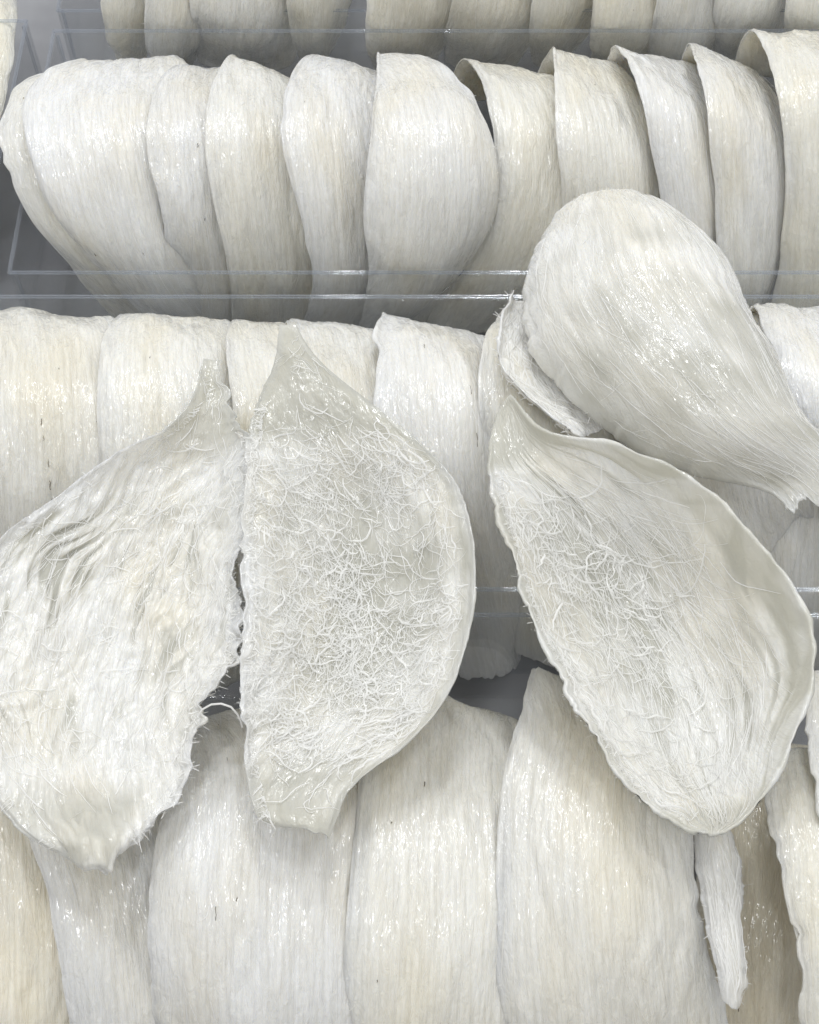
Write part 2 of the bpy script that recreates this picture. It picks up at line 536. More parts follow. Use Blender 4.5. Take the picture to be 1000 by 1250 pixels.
        G = np.stack([jd[:-1, :-1], jd[1:, :-1], jd[1:, 1:], jd[:-1, 1:]], -1).reshape(-1, 4)
        uvb = np.stack([s.X[np.ix_(bi, bj)] + s.uvoff[0] + 1, s.Y[np.ix_(bi, bj)] + s.uvoff[1]], -1).reshape(-1, 2)
        V = np.concatenate([Q.reshape(-1, 3), B.reshape(-1, 3)]) - org
        # face direction agrees with the outward normal
        fn = np.cross(Q[n0 // 2, n1 // 2 + 1] - Q[n0 // 2, n1 // 2], Q[n0 // 2 + 1, n1 // 2] - Q[n0 // 2, n1 // 2])
        FF = np.concatenate([F, G])
        if fn @ N[n0 // 2, n1 // 2] < 0: FF = FF[:, ::-1]
        return make_mesh(name, V, FF, mat, np.concatenate([uv, uvb]), {'gel': np.concatenate([g, np.zeros(m0 * m1)])})


def tubes(P, R, org, name, mat, sides=3):
    """P (n,k,3) strand paths, R (n,k) radii"""
    n, k = P.shape[:2]
    T = norm(np.gradient(P, axis=1))
    ref = np.where(np.abs(T[..., 2:3]) > 0.9, np.array([1.0, 0, 0]), np.array([0, 0, 1.0]))
    A = norm(np.cross(T, ref)); B = np.cross(T, A)
    ph = np.arange(sides) / sides * 2 * math.pi
    V = P[:, :, None] + (A[:, :, None] * np.cos(ph)[:, None] + B[:, :, None] * np.sin(ph)[:, None]) * R[:, :, None, None]
    idx = np.arange(n * k * sides).reshape(n, k, sides)
    nx = np.roll(idx, -1, axis=2)
    F = np.stack([idx[:, :-1], idx[:, 1:], nx[:, 1:], nx[:, :-1]], -1).reshape(-1, 4)
    return make_mesh(name, V.reshape(-1, 3) - org, F, mat)


def ribbons(P, R, N, org, name, mat):
    """flattened threads: a strip bent along its middle"""
    n, k = P.shape[:2]
    T = norm(np.gradient(P, axis=1))
    W = norm(np.cross(T, N)); Q = np.cross(W, T)
    a = rng.normal(0, 0.5, (n, 1, 1)) + np.linspace(0, 1, k)[None, :, None] * rng.normal(0, 0.8, (n, 1, 1))
    W2 = W * np.cos(a) + Q * np.sin(a); Q2 = Q * np.cos(a) - W * np.sin(a)
    V = np.stack([P - W2 * R[..., None], P + Q2 * R[..., None] * 0.55, P + W2 * R[..., None]], 2)
    idx = np.arange(n * k * 3).reshape(n, k, 3)
    F = np.concatenate([np.stack([idx[:, :-1, c], idx[:, :-1, c + 1], idx[:, 1:, c + 1], idx[:, 1:, c]], -1).reshape(-1, 4) for c in (0, 1)])
    return make_mesh(name, V.reshape(-1, 3) - org, F, mat)


def strands(s, n, k, length, curl, rad, lift, u=(0.02, 0.98), v=(0.02, 0.98), spread=0.15, wander=0.0, dens=None, flow=None):
    """strand paths lying on (and looping a little off) the face of a shell"""
    u0 = rng.uniform(u[0], u[1], n); v0 = rng.uniform(v[0], v[1], n)
    if dens is not None:
        keep = rng.uniform(0, 1, n) < dens(u0, v0)
        u0, v0 = u0[keep], v0[keep]; n = len(u0)
    ln = rng.uniform(length[0], length[1], n)
    th = rng.normal(0, spread, n)
    if flow is not None: th = th + flow(u0, v0)
    bend = rng.normal(0, curl, n)
    amp = rng.uniform(lift[0], lift[1], n)
    freq = rng.uniform(0.5, 1.6, n); ph = rng.uniform(0, 6.28, n)
    U = np.zeros((n, k)); V = np.zeros((n, k)); H = np.zeros((n, k))
    uu, vv, hd = u0.copy(), v0.copy(), th.copy()
    st = ln / (k - 1)
    for i in range(k):
        U[:, i] = uu; V[:, i] = vv
        t = i / (k - 1)
        H[:, i] = amp * (0.35 + 0.65 * np.sin(ph + freq * t * 6.28) ** 2) * (0.3 + 0.7 * math.sin(math.pi * t))
        w = np.interp(np.clip(vv, 0, 1), np.linspace(0, 1, s.nv), s.widv)
        uu = uu + np.sin(hd) * st / w; vv = vv + np.cos(hd) * st / s.len
        hd = hd + bend * st + rng.normal(0, wander, n)
    ok = (U.min(1) > 0.006) & (U.max(1) < 0.994) & (V.min(1) > 0.006) & (V.max(1) < 0.994)
    U, V, H = U[ok], V[ok], H[ok]; n = len(U)
    P, N = s.sample(U, V)
    r = rad[0] + (rad[1] - rad[0]) * rng.uniform(0, 1, n) ** 1.8
    P = P + N * (H + r[:, None] * 0.5)[..., None]
    t = np.linspace(0, 1, k)
    R = r[:, None] * (0.25 + 0.75 * np.sin(math.pi * np.clip(t, 0.03, 0.97)) ** 0.5)[None]
    return P, R, N


def fringe(s, n, k, side, length, rad, curl=120, v=(0.02, 0.98), inset=0.0008, up=False):
    """short hairs standing out of a torn edge; side 0 left, 1 right, 2 start, 3 end"""
    a = rng.uniform(v[0], v[1], n)
    ed = {0: 0.0, 1: 1.0, 2: 0.0, 3: 1.0}[side]
    if side < 2: u0, v0 = np.full(n, ed), a; u1, v1 = np.full(n, 0.96 if ed else 0.04), a
    else: u0, v0 = a, np.full(n, ed); u1, v1 = a, np.full(n, 0.96 if ed else 0.04)
    P0, N0 = s.sample(u0, v0); P1, _ = s.sample(u1, v1)
    o = norm(P0 - P1)
    tg = norm(np.cross(N0, o))
    ln = rng.uniform(length[0], length[1], n) * rng.uniform(0.3, 1, n)
    th = rng.normal(0, 0.9, n); el = rng.normal(-0.1, 0.4, n)
    bend = rng.normal(0, curl, n)
    P = np.zeros((n, k, 3)); p = P0 - o * inset - N0 * s.th * (rng.uniform(-0.25, 0.0, n) if up else rng.uniform(0, 0.7, n))[:, None]
    for i in range(k):
        P[:, i] = p
        d = o * np.cos(th)[:, None] + tg * np.sin(th)[:, None] + N0 * el[:, None]
        p = p + norm(d) * (ln / (k - 1))[:, None]
        th = th + bend * ln / (k - 1); el = el + rng.normal(0, 0.25, n)
    r = rng.uniform(rad[0], rad[1], n)
    return P, r[:, None] * np.linspace(1, 0.35, k)[None], np.repeat(N0[:, None], k, 1)


def add_strands(obj, org, lst, name='strand_layer', tint=None):
    for k in sorted(set(q[0].shape[1] for q in lst)):
        P, R, N = (np.concatenate([q[c] for q in lst if q[0].shape[1] == k]) for c in range(3))
        o = link(name, ribbons(P, R, N, org, name, M_STRAND), obj)
        o['kind'] = 'stuff'
        o.color = tint or (1, 1, 1, 1)


seedc = [100]


def row_nest(Lp, Rp, z, label, group, zl=0.45, zr=-0.7, bulge=0.0032, nstr=140, tint=(1, 1, 1, 1), rag=(0.0008, 0.0007),
             specks=None, fr=(0, 0, 0), skew=0.0, nu=100, nv=110, name='bird_nest', back=True, prof=1.0, fib=1.7):
    seedc[0] += 20
    if len(Lp) == 7: bulge = bulge * np.array([0, 0, 0.35, 0.9, 1, 1, 0.6])
    sh = Sheet(Lp, Rp, z, zl, zr, bulge, smooth=0.045, skew=skew, rag=rag, seed=seedc[0], nu=nu, nv=nv, prof=prof, fib=fib)
    pts = sh.P.reshape(-1, 3)
    org = np.array([pts[:, 0].mean(), pts[:, 1].mean(), pts[:, 2].min()])
    t = thing(name, org, label, 'bird nest', group)
    o = link('shell', sh.mesh('shell', org, M_NEST), t); o.color = tint
    if nstr:
        lst = [strands(sh, nstr, 8, (0.006, 0.022), 12, (0.00004, 0.00010), (0.0, 0.00005), spread=0.07, wander=0.03)]
        lst.append(strands(sh, nstr // 5, 8, (0.0015, 0.004), 90, (0.00004, 0.00009), (0.0, 0.0003), spread=0.35, wander=0.15))
        for sd in range(3):
            if fr[sd]: lst.append(fringe(sh, fr[sd], 8, sd, (0.001, 0.003), (0.00008, 0.00018)))
        add_strands(t, org, lst, tint=tint)
    specks = list(specks or []) + [(rng.uniform(.1, .7), rng.uniform(.25, .8), rng.uniform(.002, .009)) for _ in range(rng.integers(0, 4))]
    if specks:
        P = []; R = []
        for (a, b, ln) in specks:
            vvv = np.linspace(b, b + ln, 6); uuu = np.full(6, a) + rng.normal(0, 0.0015, 6)
            p, n = sh.sample(uuu, vvv); P.append(p + n * 0.00006); R.append(rng.uniform(.3, 1, 6) * rng.uniform(0.00007, 0.00016))
        o = link('feather_speck', tubes(np.array(P), np.array(R), org, 'feather_speck', M_SPECK), t); o['kind'] = 'stuff'
    return t, sh, org


def tints():
    w = rng.uniform(-1, 1); b = rng.uniform(0.95, 1.0)
    return (b, b * (0.993 - 0.012 * w), b * (0.975 - 0.05 * w), 1)


# ---- the row in the box whose end wall shows
Z2 = [2.6, 5.0, 6.2, 6.4, 5.4, 3.6, 0.9]


def st(x, y): return list(zip(x, y))


G2 = 'nests standing in the box with the visible end wall'
Y2 = [112, 66, 108, 180, 260, 330, 390]
spec2 = [
    # L xs, R xs, L ys, R ys, extras, label
    ([85, 70, 8, 2, 32, 85, 150], [160, 150, 130, 130, 150, 190, 260], [120, 82, 115, 185, 265, 328, 386], None,
     dict(zl=-0.35, zr=-0.8), 'outermost nest beside the end wall, a thin lip showing under its rounder neighbour'),
    ([110, 105, 33, 27, 60, 112, 200], [230, 215, 252, 255, 262, 275, 295], [116, 67, 105, 180, 255, 320, 388], [116, 70, 108, 180, 260, 330, 390],
     dict(bulge=0.007), 'broad rounded nest, its whole domed face showing, near the clear end wall'),
    ([228, 222, 190, 184, 195, 216, 226], [300, 290, 305, 325, 330, 330, 330], [115, 77, 112, 175, 250, 320, 390], [118, 80, 112, 180, 260, 330, 392],
     dict(), 'narrow nest with a small peaked top just right of the broad domed nest'),
    ([290, 287, 260, 252, 262, 280, 291], [390, 360, 392, 405, 410, 410, 405], [110, 63, 98, 170, 250, 325, 390], [120, 92, 120, 185, 260, 330, 390],
     dict(), 'nest with a pointed top corner between the narrow peaked nest and the bluish one'),
    ([380, 378, 350, 343, 362, 383, 372], [470, 455, 478, 490, 490, 470, 450], [112, 66, 100, 165, 250, 330, 388], [120, 84, 110, 180, 260, 330, 390],
     dict(), 'cool white nest with a pinched peak and a narrow waist'),
    ([465, 461, 459, 452, 444, 451, 438], [540, 505, 568, 603, 611, 575, 500], [108, 58, 105, 175, 255, 330, 385], [115, 64, 98, 165, 245, 320, 375],
     dict(zl=0.55, zr=0.2, bulge=0.006, rag=(0.0003, 0.0008), fr=(0, 120, 0)), 'wide nest with a frayed torn side overlapping both its neighbours'),
    ([545, 563, 588, 602, 604, 575, 495], [690, 675, 700, 715, 715, 700, 690], [120, 71, 96, 150, 240, 320, 380], [125, 90, 120, 185, 265, 335, 390],
     dict(zl=0.1, zr=-0.5), 'nest tucked behind the frayed edge of the wide torn nest'),
    ([655, 676, 679, 681, 687, 690, 690], [795, 750, 785, 812, 820, 820, 820], [100, 53, 90, 150, 230, 310, 385], [120, 74, 115, 180, 260, 330, 390],
     dict(), 'upright nest with a straight front lip, partly behind the loose domed nest'),
    ([735, 750, 766, 787, 802, 820, 835], [880, 850, 876, 885, 890, 890, 890], [100, 54, 72, 135, 210, 320, 390], [125, 78, 120, 180, 260, 330, 390],
     dict(), 'slanting nest with a bright curved lip rising behind the loose domed nest'),
    ([825, 842, 853, 864, 871, 876, 885], [965, 925, 950, 966, 970, 950, 920], [100, 53, 75, 135, 215, 320, 390], [120, 90, 118, 170, 245, 325, 390],
     dict(rag=(0.0003, 0.0007), fr=(0, 60, 0)), 'slanting nest with a frayed lower corner, next to the tallest nest of its box'),
    ([895, 914, 936, 953, 959, 952, 940], [1090, 1080, 1085, 1090, 1090, 1090, 1080], [90, 37, 62, 125, 205, 300, 385], [100, 42, 70, 135, 215, 310, 390],
     dict(bulge=0.007), 'tallest nest of the box with the visible end wall, its lip curling outward'),
]
for lx, rx, ly, ry, ex, lab in spec2:
    ly = ly or Y2; ry = ry or ly
    ly = ly[:-1] + [ly[-1] + 14]; ry = ry[:-1] + [ry[-1] + 14]
    row_nest(st(lx, ly), st(rx, ry), Z2, lab, G2, tint=tints(), **ex)

# ---- far row, mostly its lower front seen through plastic
G1 = 'nests in the box behind the one with the visible end wall'
Z1 = [4.8, 6.2, 6.3, 5.2, 3.6, 1.4]
far = [(118, 215, 16, -20, 'nest at the end of the rearmost box, leaning from the clear corner'),
       (180, 270, 0, -25, 'second nest of the rearmost box, slim and greyish'),
       (232, 380, 5, -10, 'wide pale nest of the rearmost box behind the bluish pinched nest'),
       (345, 440, 12, -25, 'rearmost nest with a torn hanging corner beside a dark gap'),
       (452, 560, -5, -15, 'rearmost nest standing behind the wide torn nest'),
       (560, 680, -22, -30, 'rearmost nest with a pale curled lower edge behind the tucked nest'),
       (655, 760, -12, -40, 'rearmost nest beyond the upright nest with a straight lip'),
       (725, 850, -8, -30, 'rearmost nest rising between two slanting nests'),
       (810, 900, -25, -20, 'rearmost slim nest behind the slanting frayed nest'),
       (878, 985, -10, -30, 'rearmost nest touching the top of the tallest nest'),
       (965, 1080, -10, -10, 'last nest of the rearmost box behind the tallest nest')]
for x0, x1, dl, dr, lab in far:
    yy = np.array([-205, -145, -70, -5, 40, 80]) + rng.uniform(-6, 6)
    tt = np.array([0, .1, .25, .5, .75, 1.0])
    ll = [x0 + 12 + dl * 0.2, x0 + 4, x0, x0 + dl * .35, x0 + dl * .7, x0 + dl * 1.1 + 8]
    rr = [x1 + 5, x1 + 8, x1 + 6, x1 + dr * .4, x1 + dr * .8, x1 + dr * 1.3 - 12]
    row_nest(st(ll, yy), st(rr, yy + rng.uniform(-8, 8)), Z1, lab, G1, tint=tints(), nu=60, nv=80, nstr=120, zl=0.4, zr=-0.4,
             rag=(0.0005, 0.0006), fr=(20, 30, 0))

# ---- neighbour box beyond the end wall
row_nest(st([-150, -155, -160, -160, -160, -155], [-10, 25, 80, 150, 230, 300]), st([18, 22, 12, -2, -22, -45], [-5, 25, 85, 155, 235, 300]),
         [3.6, 4.4, 4.8, 4.4, 3.2, 1.2], 'nest in the neighbouring box just beyond the clear end wall', 'nests in the neighbouring box', zl=0, zr=-0.3, nu=60, nv=80, nstr=100,
         tint=(0.97, 0.95, 0.88, 1))

# ---- the row under the loose nests
G3 = 'nests in the box under the loose nests'
Z3 = [2.8, 5.1, 6.3, 6.7, 5.9, 4.2, 0.45]
Y3 = [425, 372, 415, 495, 590, 665, 730]
spec3 = [
    ([-90, -90, -95, -95, -92, -90, -80], [165, 135, 160, 175, 180, 180, 175], [425, 372, 415, 495, 590, 665, 730], [430, 383, 418, 495, 590, 665, 730],
     dict(zl=-0.2, zr=-0.3, bulge=0.006, specks=[(0.56, 0.50, 0.008), (0.566, 0.52, 0.006), (0.585, 0.548, 0.01), (0.589, 0.575, 0.012), (0.593, 0.60, 0.006), (0.80, 0.50, 0.004), (0.81, 0.535, 0.005), (0.80, 0.56, 0.004)]),
     'wide flat-topped nest with a line of tiny dark specks under the ragged loose nest'),
    ([150, 150, 124, 118, 122, 126, 130], [300, 276, 305, 315, 320, 320, 320], [425, 381, 410, 480, 580, 660, 730], [440, 395, 420, 495, 590, 665, 730],
     dict(zl=0.15), 'smooth rounded nest behind the pointed tip of the ragged loose nest'),
    ([282, 277, 277, 279, 283, 288, 290], [385, 362, 385, 400, 400, 400, 400], [432, 392, 425, 500, 590, 665, 730], [435, 392, 420, 495, 590, 665, 730],
     dict(), 'narrow nest seen between the tips of two loose nests'),
    ([355, 350, 345, 343, 345, 350, 352], [490, 458, 490, 505, 505, 500, 500], [435, 391, 420, 495, 590, 665, 730], [445, 398, 425, 495, 590, 665, 730],
     dict(zl=0.1, fr=(0, 0, 40)), 'nest with a bumpy top edge behind the tip of the webbed loose nest'),
    ([478, 474, 462, 460, 463, 490, 560], [640, 592, 625, 640, 645, 650, 640], [430, 378, 405, 490, 590, 665, 722], [455, 405, 430, 500, 590, 660, 690],
     dict(zl=0.3, bulge=0.007, specks=[(0.55, 0.45, 0.012), (0.57, 0.51, 0.016), (0.3, 0.36, 0.01)]), 'nest with a flat raised top between the webbed loose nest and the deep bowl'),
    ([615, 612, 592, 583, 592, 602, 628], [760, 720, 760, 770, 770, 770, 770], [425, 383, 410, 475, 560, 620, 690], [440, 390, 420, 495, 590, 665, 730],
     dict(zl=0.45), 'nest whose curved edge runs down behind the rim of the deep bowl nest'),
    ([770, 760, 755, 755, 770, 800, 830], [960, 940, 955, 965, 985, 995, 990], [430, 380, 415, 495, 590, 665, 730], [430, 380, 415, 495, 590, 655, 705],
     dict(zl=-0.3, zr=-0.6), 'shaded nest underneath the loose domed nest'),
    ([908, 921, 938, 966, 990, 1005, 1015], [1090, 1085, 1090, 1095, 1095, 1095, 1090], [420, 373, 405, 475, 545, 610, 700], [420, 378, 412, 495, 590, 665, 730],
     dict(zl=0.55, bulge=0.007), 'nest with a slanting thick lip beside the loose domed nest'),
    ([880, 905, 915, 925, 930, 915, 905], [1000, 1010, 1030, 1060, 1070, 1070, 1060], [460, 395, 415, 480, 570, 690, 760], [420, 378, 412, 495, 590, 665, 730],
     dict(zl=-0.9, zr=-1.2), 'low nest half hidden under the slanting lip by the loose domed nest'),
]
for lx, rx, ly, ry, ex, lab in spec3:
    ly = ly[:-1] + [min(ly[-1] + 105, 836)]; ry = ry[:-1] + [min(ry[-1] + 105, 836)]
    row_nest(st(lx, ly), st(rx, ry), Z3, lab, G3, tint=tints(), **ex)

# ---- the front row of large flat nests
G4 = 'large nests in the wider box'
Z4 = [3.0, 4.7, 5.7, 6.2, 6.1, 5.2, 3.2]
spec4 = [
    ([-90, -90, -100, -100, -100, -100, -95], [110, 110, 125, 140, 150, 155, 150], [900, 850, 915, 1010, 1120, 1240, 1330], [900, 850, 915, 1010, 1120, 1240, 1330],
     dict(zl=-0.6, zr=-0.8, tint=(1.0, 0.965, 0.89, 1)), 'yellowish nest at the end of the wider box under the ragged loose nest'),
    ([60, 30, 10, 32, 66, 86, 95], [255, 240, 255, 265, 270, 270, 265], [905, 850, 915, 1010, 1110, 1235, 1330], [905, 850, 915, 1010, 1120, 1240, 1330],
     dict(zl=-0.1, zr=-0.7, specks=[(0.56, 0.72, 0.02), (0.555, 0.755, 0.012)]), 'nest below the tip of the ragged loose nest, next to the yellowish one'),
    ([262, 252, 232, 203, 184, 187, 200], [390, 330, 440, 495, 500, 500, 490], [905, 872, 905, 990, 1090, 1200, 1330], [900, 855, 905, 1005, 1120, 1240, 1330],
     dict(zl=0.35, zr=-0.4, bulge=0.005, specks=[(0.25, 0.64, 0.02), (0.9, 0.3, 0.01)]), 'big nest with a long smooth edge beneath the foot of the webbed loose nest'),
    ([500, 500, 452, 436, 425, 415, 415], [665, 630, 652, 665, 670, 670, 660], [890, 826, 890, 1000, 1120, 1240, 1330], [935, 884, 930, 1010, 1120, 1240, 1330],
     dict(zl=0.1, zr=-0.5, bulge=0.004, rag=(0.0002, 0.0008), fr=(0, 60, 60)), 'nest with a frayed top corner beside the dark gap'),
    ([668, 652, 637, 611, 606, 604, 608], [800, 760, 842, 851, 855, 876, 902], [870, 814, 872, 960, 1080, 1210, 1330], [890, 850, 920, 1000, 1090, 1180, 1320],
     dict(zl=0.3, zr=-0.1, bulge=0.005, rag=(0.0003, 0.0014), fr=(0, 90, 0)), 'widest nest with a torn side, lying under the foot of the deep bowl nest'),
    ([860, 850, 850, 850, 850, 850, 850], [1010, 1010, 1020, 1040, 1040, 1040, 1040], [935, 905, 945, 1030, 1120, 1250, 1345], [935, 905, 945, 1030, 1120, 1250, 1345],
     dict(zl=-3.2, zr=-2.4, bulge=-0.004, tint=(0.90, 0.85, 0.74, 1)), 'deep nest, shade mixed into its tint, down in the gap beside the torn nest'),  # brown shade of the gap painted in through the tint
    ([955, 940, 931, 946, 960, 976, 990], [1090, 1080, 1100, 1110, 1110, 1110, 1100], [950, 918, 955, 1025, 1115, 1230, 1330], [930, 890, 930, 1020, 1120, 1240, 1330],
     dict(zl=0.2, zr=-0.4, bulge=0.004), 'nest with a long free edge across the shaded gap from the torn nest'),
    ([1000, 986, 988, 998, 1010, 1030, 1040], [1090, 1080, 1090, 1090, 1090, 1090, 1090], [860, 814, 880, 960, 1050, 1200, 1320], [860, 814, 880, 960, 1050, 1200, 1320],
     dict(zl=0.5, zr=0.2), 'nest standing beside the round end of the deep bowl nest'),
]
r4 = []
for lx, rx, ly, ry, ex, lab in spec4:
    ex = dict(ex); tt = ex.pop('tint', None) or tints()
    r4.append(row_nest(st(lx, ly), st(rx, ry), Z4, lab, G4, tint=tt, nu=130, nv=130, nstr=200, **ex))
# torn flap of the widest nest
t, sh, org = r4[4]
fl = Sheet(st([848, 849, 855, 864, 876, 882], [1008, 1040, 1080, 1130, 1185, 1218]), st([894, 905, 907, 907, 911, 900], [1005, 1040, 1090, 1140, 1200, 1232]),
           [5.9, 6.0, 6.0, 5.9, 5.7, 5.5], 0, -0.15, 0.0015, nu=50, nv=110, rag=(0.0012, 0.0016), ragend=0.002, seed=77)
o = link('torn_flap', fl.mesh('torn_flap', org, M_NEST), t); o['label'] = 'narrow flap split off along the torn side'
lst = [strands(fl, 120, 8, (0.004, 0.015), 20, (0.00007, 0.00016), (0, 0.0003)), fringe(fl, 50, 8, 0, (0.001, 0.003), (0.00008, 0.00016)),
       fringe(fl, 70, 8, 1, (0.001, 0.004), (0.00008, 0.00016))]
add_strands(t, org, lst)


# ---- the four loose nests on top
G5 = 'loose nests lying on top of the boxes'


def loose(Lp, Rp, z, label, gel, **kw):
    seedc[0] += 20
    sh = Sheet(Lp, Rp, z, seed=seedc[0], gel=gel, **kw)
    pts = sh.P.reshape(-1, 3)
    org = np.array([pts[:, 0].mean(), pts[:, 1].mean(), pts[:, 2].min() - kw.get('th', .0022)])
    t = thing('bird_nest', org, label, 'bird nest', G5)
    o = link('shell', sh.mesh('shell', org, M_NEST), t)
    return t, sh, org


# ragged nest (A)
A_L = [(248, 438), (240, 475), (205, 522), (140, 555), (60, 612), (-5, 662), (-45, 740), (-60, 820), (-50, 890), (-20, 960), (20, 1012), (60, 1035), (105, 1062)]
A_R = [(262, 440), (275, 475), (282, 525), (287, 580), (291, 650), (290, 720), (285, 775), (264, 830), (240, 890), (222, 945), (200, 995), (175, 1035), (130, 1066)]
ZA = [8.3, 8.3, 8.3, 8.2, 8.1, 8.0, 7.9, 7.8, 7.7, 7.6, 7.6, 7.6, 7.6]
gel_shade_A = lambda u, v: np.clip((0.22 - v) / 0.08, 0, 0.9) + np.clip((v - 0.82) / 0.08, 0, 0.7) * np.clip((0.85 - u) / 0.1, 0, 1) + 1.15 * np.clip(fbm(u * 44 + 3 * noise(u * 6, v * 9, 4), v * 13, 8, 2) - 0.02, 0, 1) * np.clip(1.5 - u, 0.6, 1) * np.clip((0.78 - v) / 0.1, 0, 1) * np.clip((v - 0.25) / 0.1, 0, 1)  # gel tip and foot, plus crevice shade painted as grey stripes
t, sh, org = loose(A_L, A_R, ZA, 'ragged loose nest with coarse flowing fibres, pointed tip and lumpy translucent foot', gel_shade_A,
                   zl=0.0, zr=-0.1, bulge=[0, -.001, -.003, -.006, -.009, -.010, -.010, -.009, -.007, -.004, 0, 0.003, 0.002], nu=230, nv=300,
                   rag=(0.0006, 0.0024), ragend=0.0015, er=0.0002, chunk=1.2, lump=1.4, fib=2.6, prof=1.1, th=0.0020)
mid = lambda u, v: np.clip((v - 0.12) / 0.15, 0.10, 1) * np.clip((0.84 - v) / 0.12, 0.02, 1)
lst = [strands(sh, 1300, 8, (0.003, 0.010), 50, (0.00005, 0.00015), (0.0, 0.00022), spread=0.16, wander=0.09, dens=mid, flow=lambda u, v: 0.35 * (1 - u) * (1 - v)),
       strands(sh, 300, 8, (0.003, 0.008), 220, (0.00007, 0.00016), (0.0, 0.0009), spread=1.5, wander=0.25, dens=mid),
       fringe(sh, 160, 8, 1, (0.0005, 0.003), (0.00009, 0.0002), v=(0.3, 0.95)), fringe(sh, 250, 8, 1, (0.002, 0.004), (0.00006, 0.00018), v=(0.15, 0.97), inset=0.0022, up=True), fringe(sh, 250, 8, 0, (0.002, 0.004), (0.00006, 0.00016), inset=0.0025, up=True), fringe(sh, 60, 8, 0, (0.001, 0.002), (0.00008, 0.00016))]
add_strands(t, org, lst)
pp = np.array([[at(*q) for q in ((240, 878, 7.6), (247, 866, 7.7), (258, 860, 7.8), (270, 859, 7.85), (282, 863, 7.8), (290, 872, 7.7), (294, 880, 7.6), (296, 888, 7.5))]])
o = link('loose_thread', tubes(pp, np.full((1, 8), 0.0002), org, 'loose_thread', M_STRAND, 6), t)
o['label'] = 'single stray thread arching from the frayed edge'

# webbed nest (B)
B_L = [(341, 397), (335, 440), (318, 480), (305, 530), (299, 590), (296, 660), (296, 730), (297, 800), (300, 870), (305, 930), (310, 975), (316, 1006), (345, 1010)]
B_R = [(360, 395), (385, 435), (435, 478), (500, 530), (553, 585), (576, 655), (577, 725), (563, 800), (530, 870), (470, 927), (422, 965), (410, 1005), (402, 1021)]
ZB = [8.5, 8.5, 8.5, 8.5, 8.4, 8.3, 8.2, 8.1, 8.0, 7.8, 7.6, 7.5, 7.5]
gel_shade_B = lambda u, v: np.clip((0.30 - v) / 0.06, 0, 1) + np.clip((v - 0.86) / 0.06, 0, 0.8) + np.clip((u - 0.93) / 0.05, 0, 0.6) + 1.05 * np.exp(-((v - 0.55) / 0.26) ** 2 - ((u - 0.55) / 0.42) ** 2)  # gel tip, foot and rim; middle darkened to paint shade between threads
t, sh, org = loose(B_L, B_R, ZB, 'webbed loose nest packed with curly white threads, clear triangular tip and squared foot', gel_shade_B,
                   zl=0.0, zr=0.0, bulge=[0, .002, .002, -.002, -.007, -.010, -.011, -.010, -.008, -.004, -.001, .002, 0.002], nu=230, nv=300,
                   rag=(0.0007, 0.0002), ragend=0.0008, er=0.0002, chunk=0.8, fib=0.8, prof=1.1, th=0.0020)
web = lambda u, v: np.clip(0.65 + 0.7 * fbm(u * 9, v * 14, 5, 2), 0.1, 1) * np.clip((v - 0.22) / 0.10, 0.04, 1) * np.clip((0.88 - v) / 0.06, 0.03, 1) * np.clip((1.0 - u) / 0.1, 0.1, 1)
lst = [strands(sh, 5200, 9, (0.002, 0.009), 240, (0.00004, 0.00020), (0.0, 0.0015), spread=1.0, wander=0.30, dens=web),
       strands(sh, 1300, 9, (0.003, 0.008), 120, (0.00006, 0.00014), (0.0, 0.0006), spread=0.35, wander=0.2, dens=web),
       fringe(sh, 140, 9, 0, (0.0004, 0.0015), (0.00009, 0.0002)), fringe(sh, 500, 9, 0, (0.002, 0.004), (0.00006, 0.00018), v=(0.2, 0.97), inset=0.0022, up=True)]
add_strands(t, org, lst)

# deep bowl (C)
C_L = [(606, 505), (597, 560), (605, 610), (625, 670), (647, 740), (682, 812), (710, 872), (755, 942), (800, 985), (835, 1010), (858, 1017)]
C_R = [(622, 482), (660, 527), (760, 550), (845, 590), (915, 655), (970, 725), (990, 800), (975, 888), (945, 950), (905, 1003), (885, 1015)]
ZC = [7.6, 7.8, 8.0, 8.0, 8.0, 8.0, 8.0, 7.9, 7.8, 7.7, 7.7]
gel_shade_C = lambda u, v: np.clip((0.16 - v) / 0.06, 0, 0.8) + np.clip((v - 0.92) / 0.05, 0, 0.5) + np.clip((u - 0.93) / 0.04, 0, 0.6) + np.clip((0.05 - u) / 0.04, 0, 0.4) + 0.9 * np.exp(-((v - 0.40) / 0.2) ** 2 - ((u - 0.45) / 0.35) ** 2) + 0.8 * np.clip(fbm(u * 42 + 3 * noise(u * 5, v * 7, 6), v * 8, 12, 2) - 0.05, 0, 1) * np.clip((u - 0.15) / 0.3, 0, 1)  # gel ends and rims; hollow's shade painted behind the web and in streaks
t, sh, org = loose(C_L, C_R, ZC, 'deep bowl nest with a smooth rounded rim and a cobweb of threads inside', gel_shade_C,
                   zl=0.0, zr=0.2, bulge=[0, -.003, -.010, -.017, -.022, -.024, -.0235, -.020, -.013, -.005, 0], nu=230, nv=300,
                   rag=(0.0008, 0.0002), ragend=0.0005, chunk=0.5, fib=2.0, skew=-0.5, prof=0.85, th=0.0022, er=0.0004)
cw = lambda u, v: np.clip((v - 0.15) / 0.1, 0, 1) * np.clip((0.93 - v) / 0.1, 0, 1) * np.clip((0.95 - u) / 0.1, 0, 1)
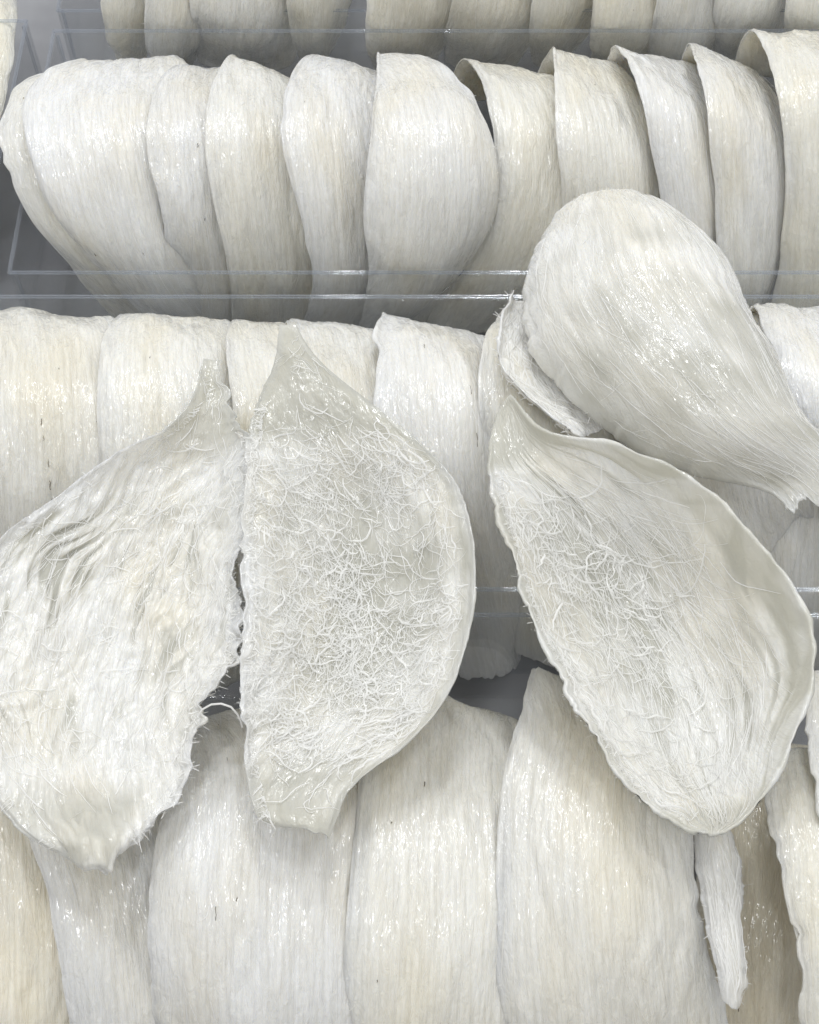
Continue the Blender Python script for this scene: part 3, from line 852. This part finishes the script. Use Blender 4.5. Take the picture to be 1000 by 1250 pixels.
lst = [strands(sh, 1800, 12, (0.005, 0.014), 25, (0.00006, 0.00014), (0.0, 0.00012), spread=0.12, wander=0.06, dens=cw),
       strands(sh, 900, 12, (0.004, 0.013), 200, (0.00006, 0.00025), (0.0002, 0.0024), spread=1.5, wander=0.22,
               dens=lambda u, v: cw(u, v) * np.exp(-((v - 0.40) / 0.15) ** 2 - ((u - 0.5) / 0.24) ** 2)),
       strands(sh, 700, 12, (0.004, 0.012), 160, (0.00008, 0.00020), (0.0002, 0.0014), spread=1.0, wander=0.25, dens=lambda u, v: cw(u, v) * np.clip(1.2 - 1.5 * u, 0.05, 1)),
       fringe(sh, 60, 12, 0, (0.0004, 0.0015), (0.00009, 0.0002)), fringe(sh, 350, 12, 0, (0.002, 0.004), (0.00006, 0.00018), v=(0.15, 0.97), inset=0.0024, up=True)]
add_strands(t, org, lst)

# domed nest, outside up (D)
D_L = [(728, 246), (694, 260), (664, 292), (642, 345), (642, 410), (680, 470), (760, 540), (845, 580), (900, 592), (940, 602), (962, 620)]
D_R = [(772, 243), (805, 256), (842, 280), (885, 325), (914, 375), (940, 425), (968, 485), (992, 528), (1018, 548), (1045, 566), (1062, 588)]
ZD = [7.4, 7.5, 7.6, 7.6, 7.6, 7.6, 7.6, 7.6, 7.6, 7.6, 7.6]
gelD = lambda u, v: 0.12 + np.clip((v - 0.38) / 0.25, 0, 0.5) + 0.3 * np.clip(fbm(u * 30, v * 7, 21, 2), 0, 1)
t, sh, org = loose(D_L, D_R, ZD, 'loose domed nest lying with its smooth outer side up across two boxes', gelD,
                   zl=-0.2, zr=0.0, bulge=[.001, .006, .010, .014, .016, .016, .014, .010, .006, .003, .001], nu=210, nv=260,
                   rag=(0.0008, 0.0004), ragend=0.0018, fib=1.4, lump=1.2, prof=0.62, th=0.0020)
lst = [strands(sh, 450, 10, (0.004, 0.016), 15, (0.00005, 0.00011), (0.0, 0.00005), spread=0.08, wander=0.03),
       strands(sh, 120, 10, (0.002, 0.005), 100, (0.00005, 0.0001), (0.0, 0.0003), spread=0.4, wander=0.15),
       fringe(sh, 60, 10, 0, (0.001, 0.003), (0.00009, 0.0002), v=(0.25, 0.9)), fringe(sh, 30, 10, 1, (0.0006, 0.0015), (0.00008, 0.00014))]
add_strands(t, org, lst)
fl = Sheet([(628, 356), (613, 400), (615, 440), (640, 475), (690, 516), (708, 531)], [(648, 362), (655, 400), (672, 440), (695, 470), (720, 495), (735, 520)],
           [7.0, 7.3, 7.4, 7.4, 7.4, 7.3], 0.2, -0.2, -0.002, nu=70, nv=120, rag=(0.0008, 0.0003), seed=91, chunk=0.8)
o = link('torn_rim', fl.mesh('torn_rim', org, M_NEST), t); o['label'] = 'ragged rim flap turned out along one side'
add_strands(t, org, [strands(fl, 200, 8, (0.003, 0.010), 60, (0.00008, 0.00018), (0, 0.0006), spread=0.4), fringe(fl, 90, 8, 0, (0.001, 0.003), (0.00009, 0.0002))])

print('tris', sum(len(p.data.polygons) * 2 for p in bpy.data.objects if p.type == 'MESH'))
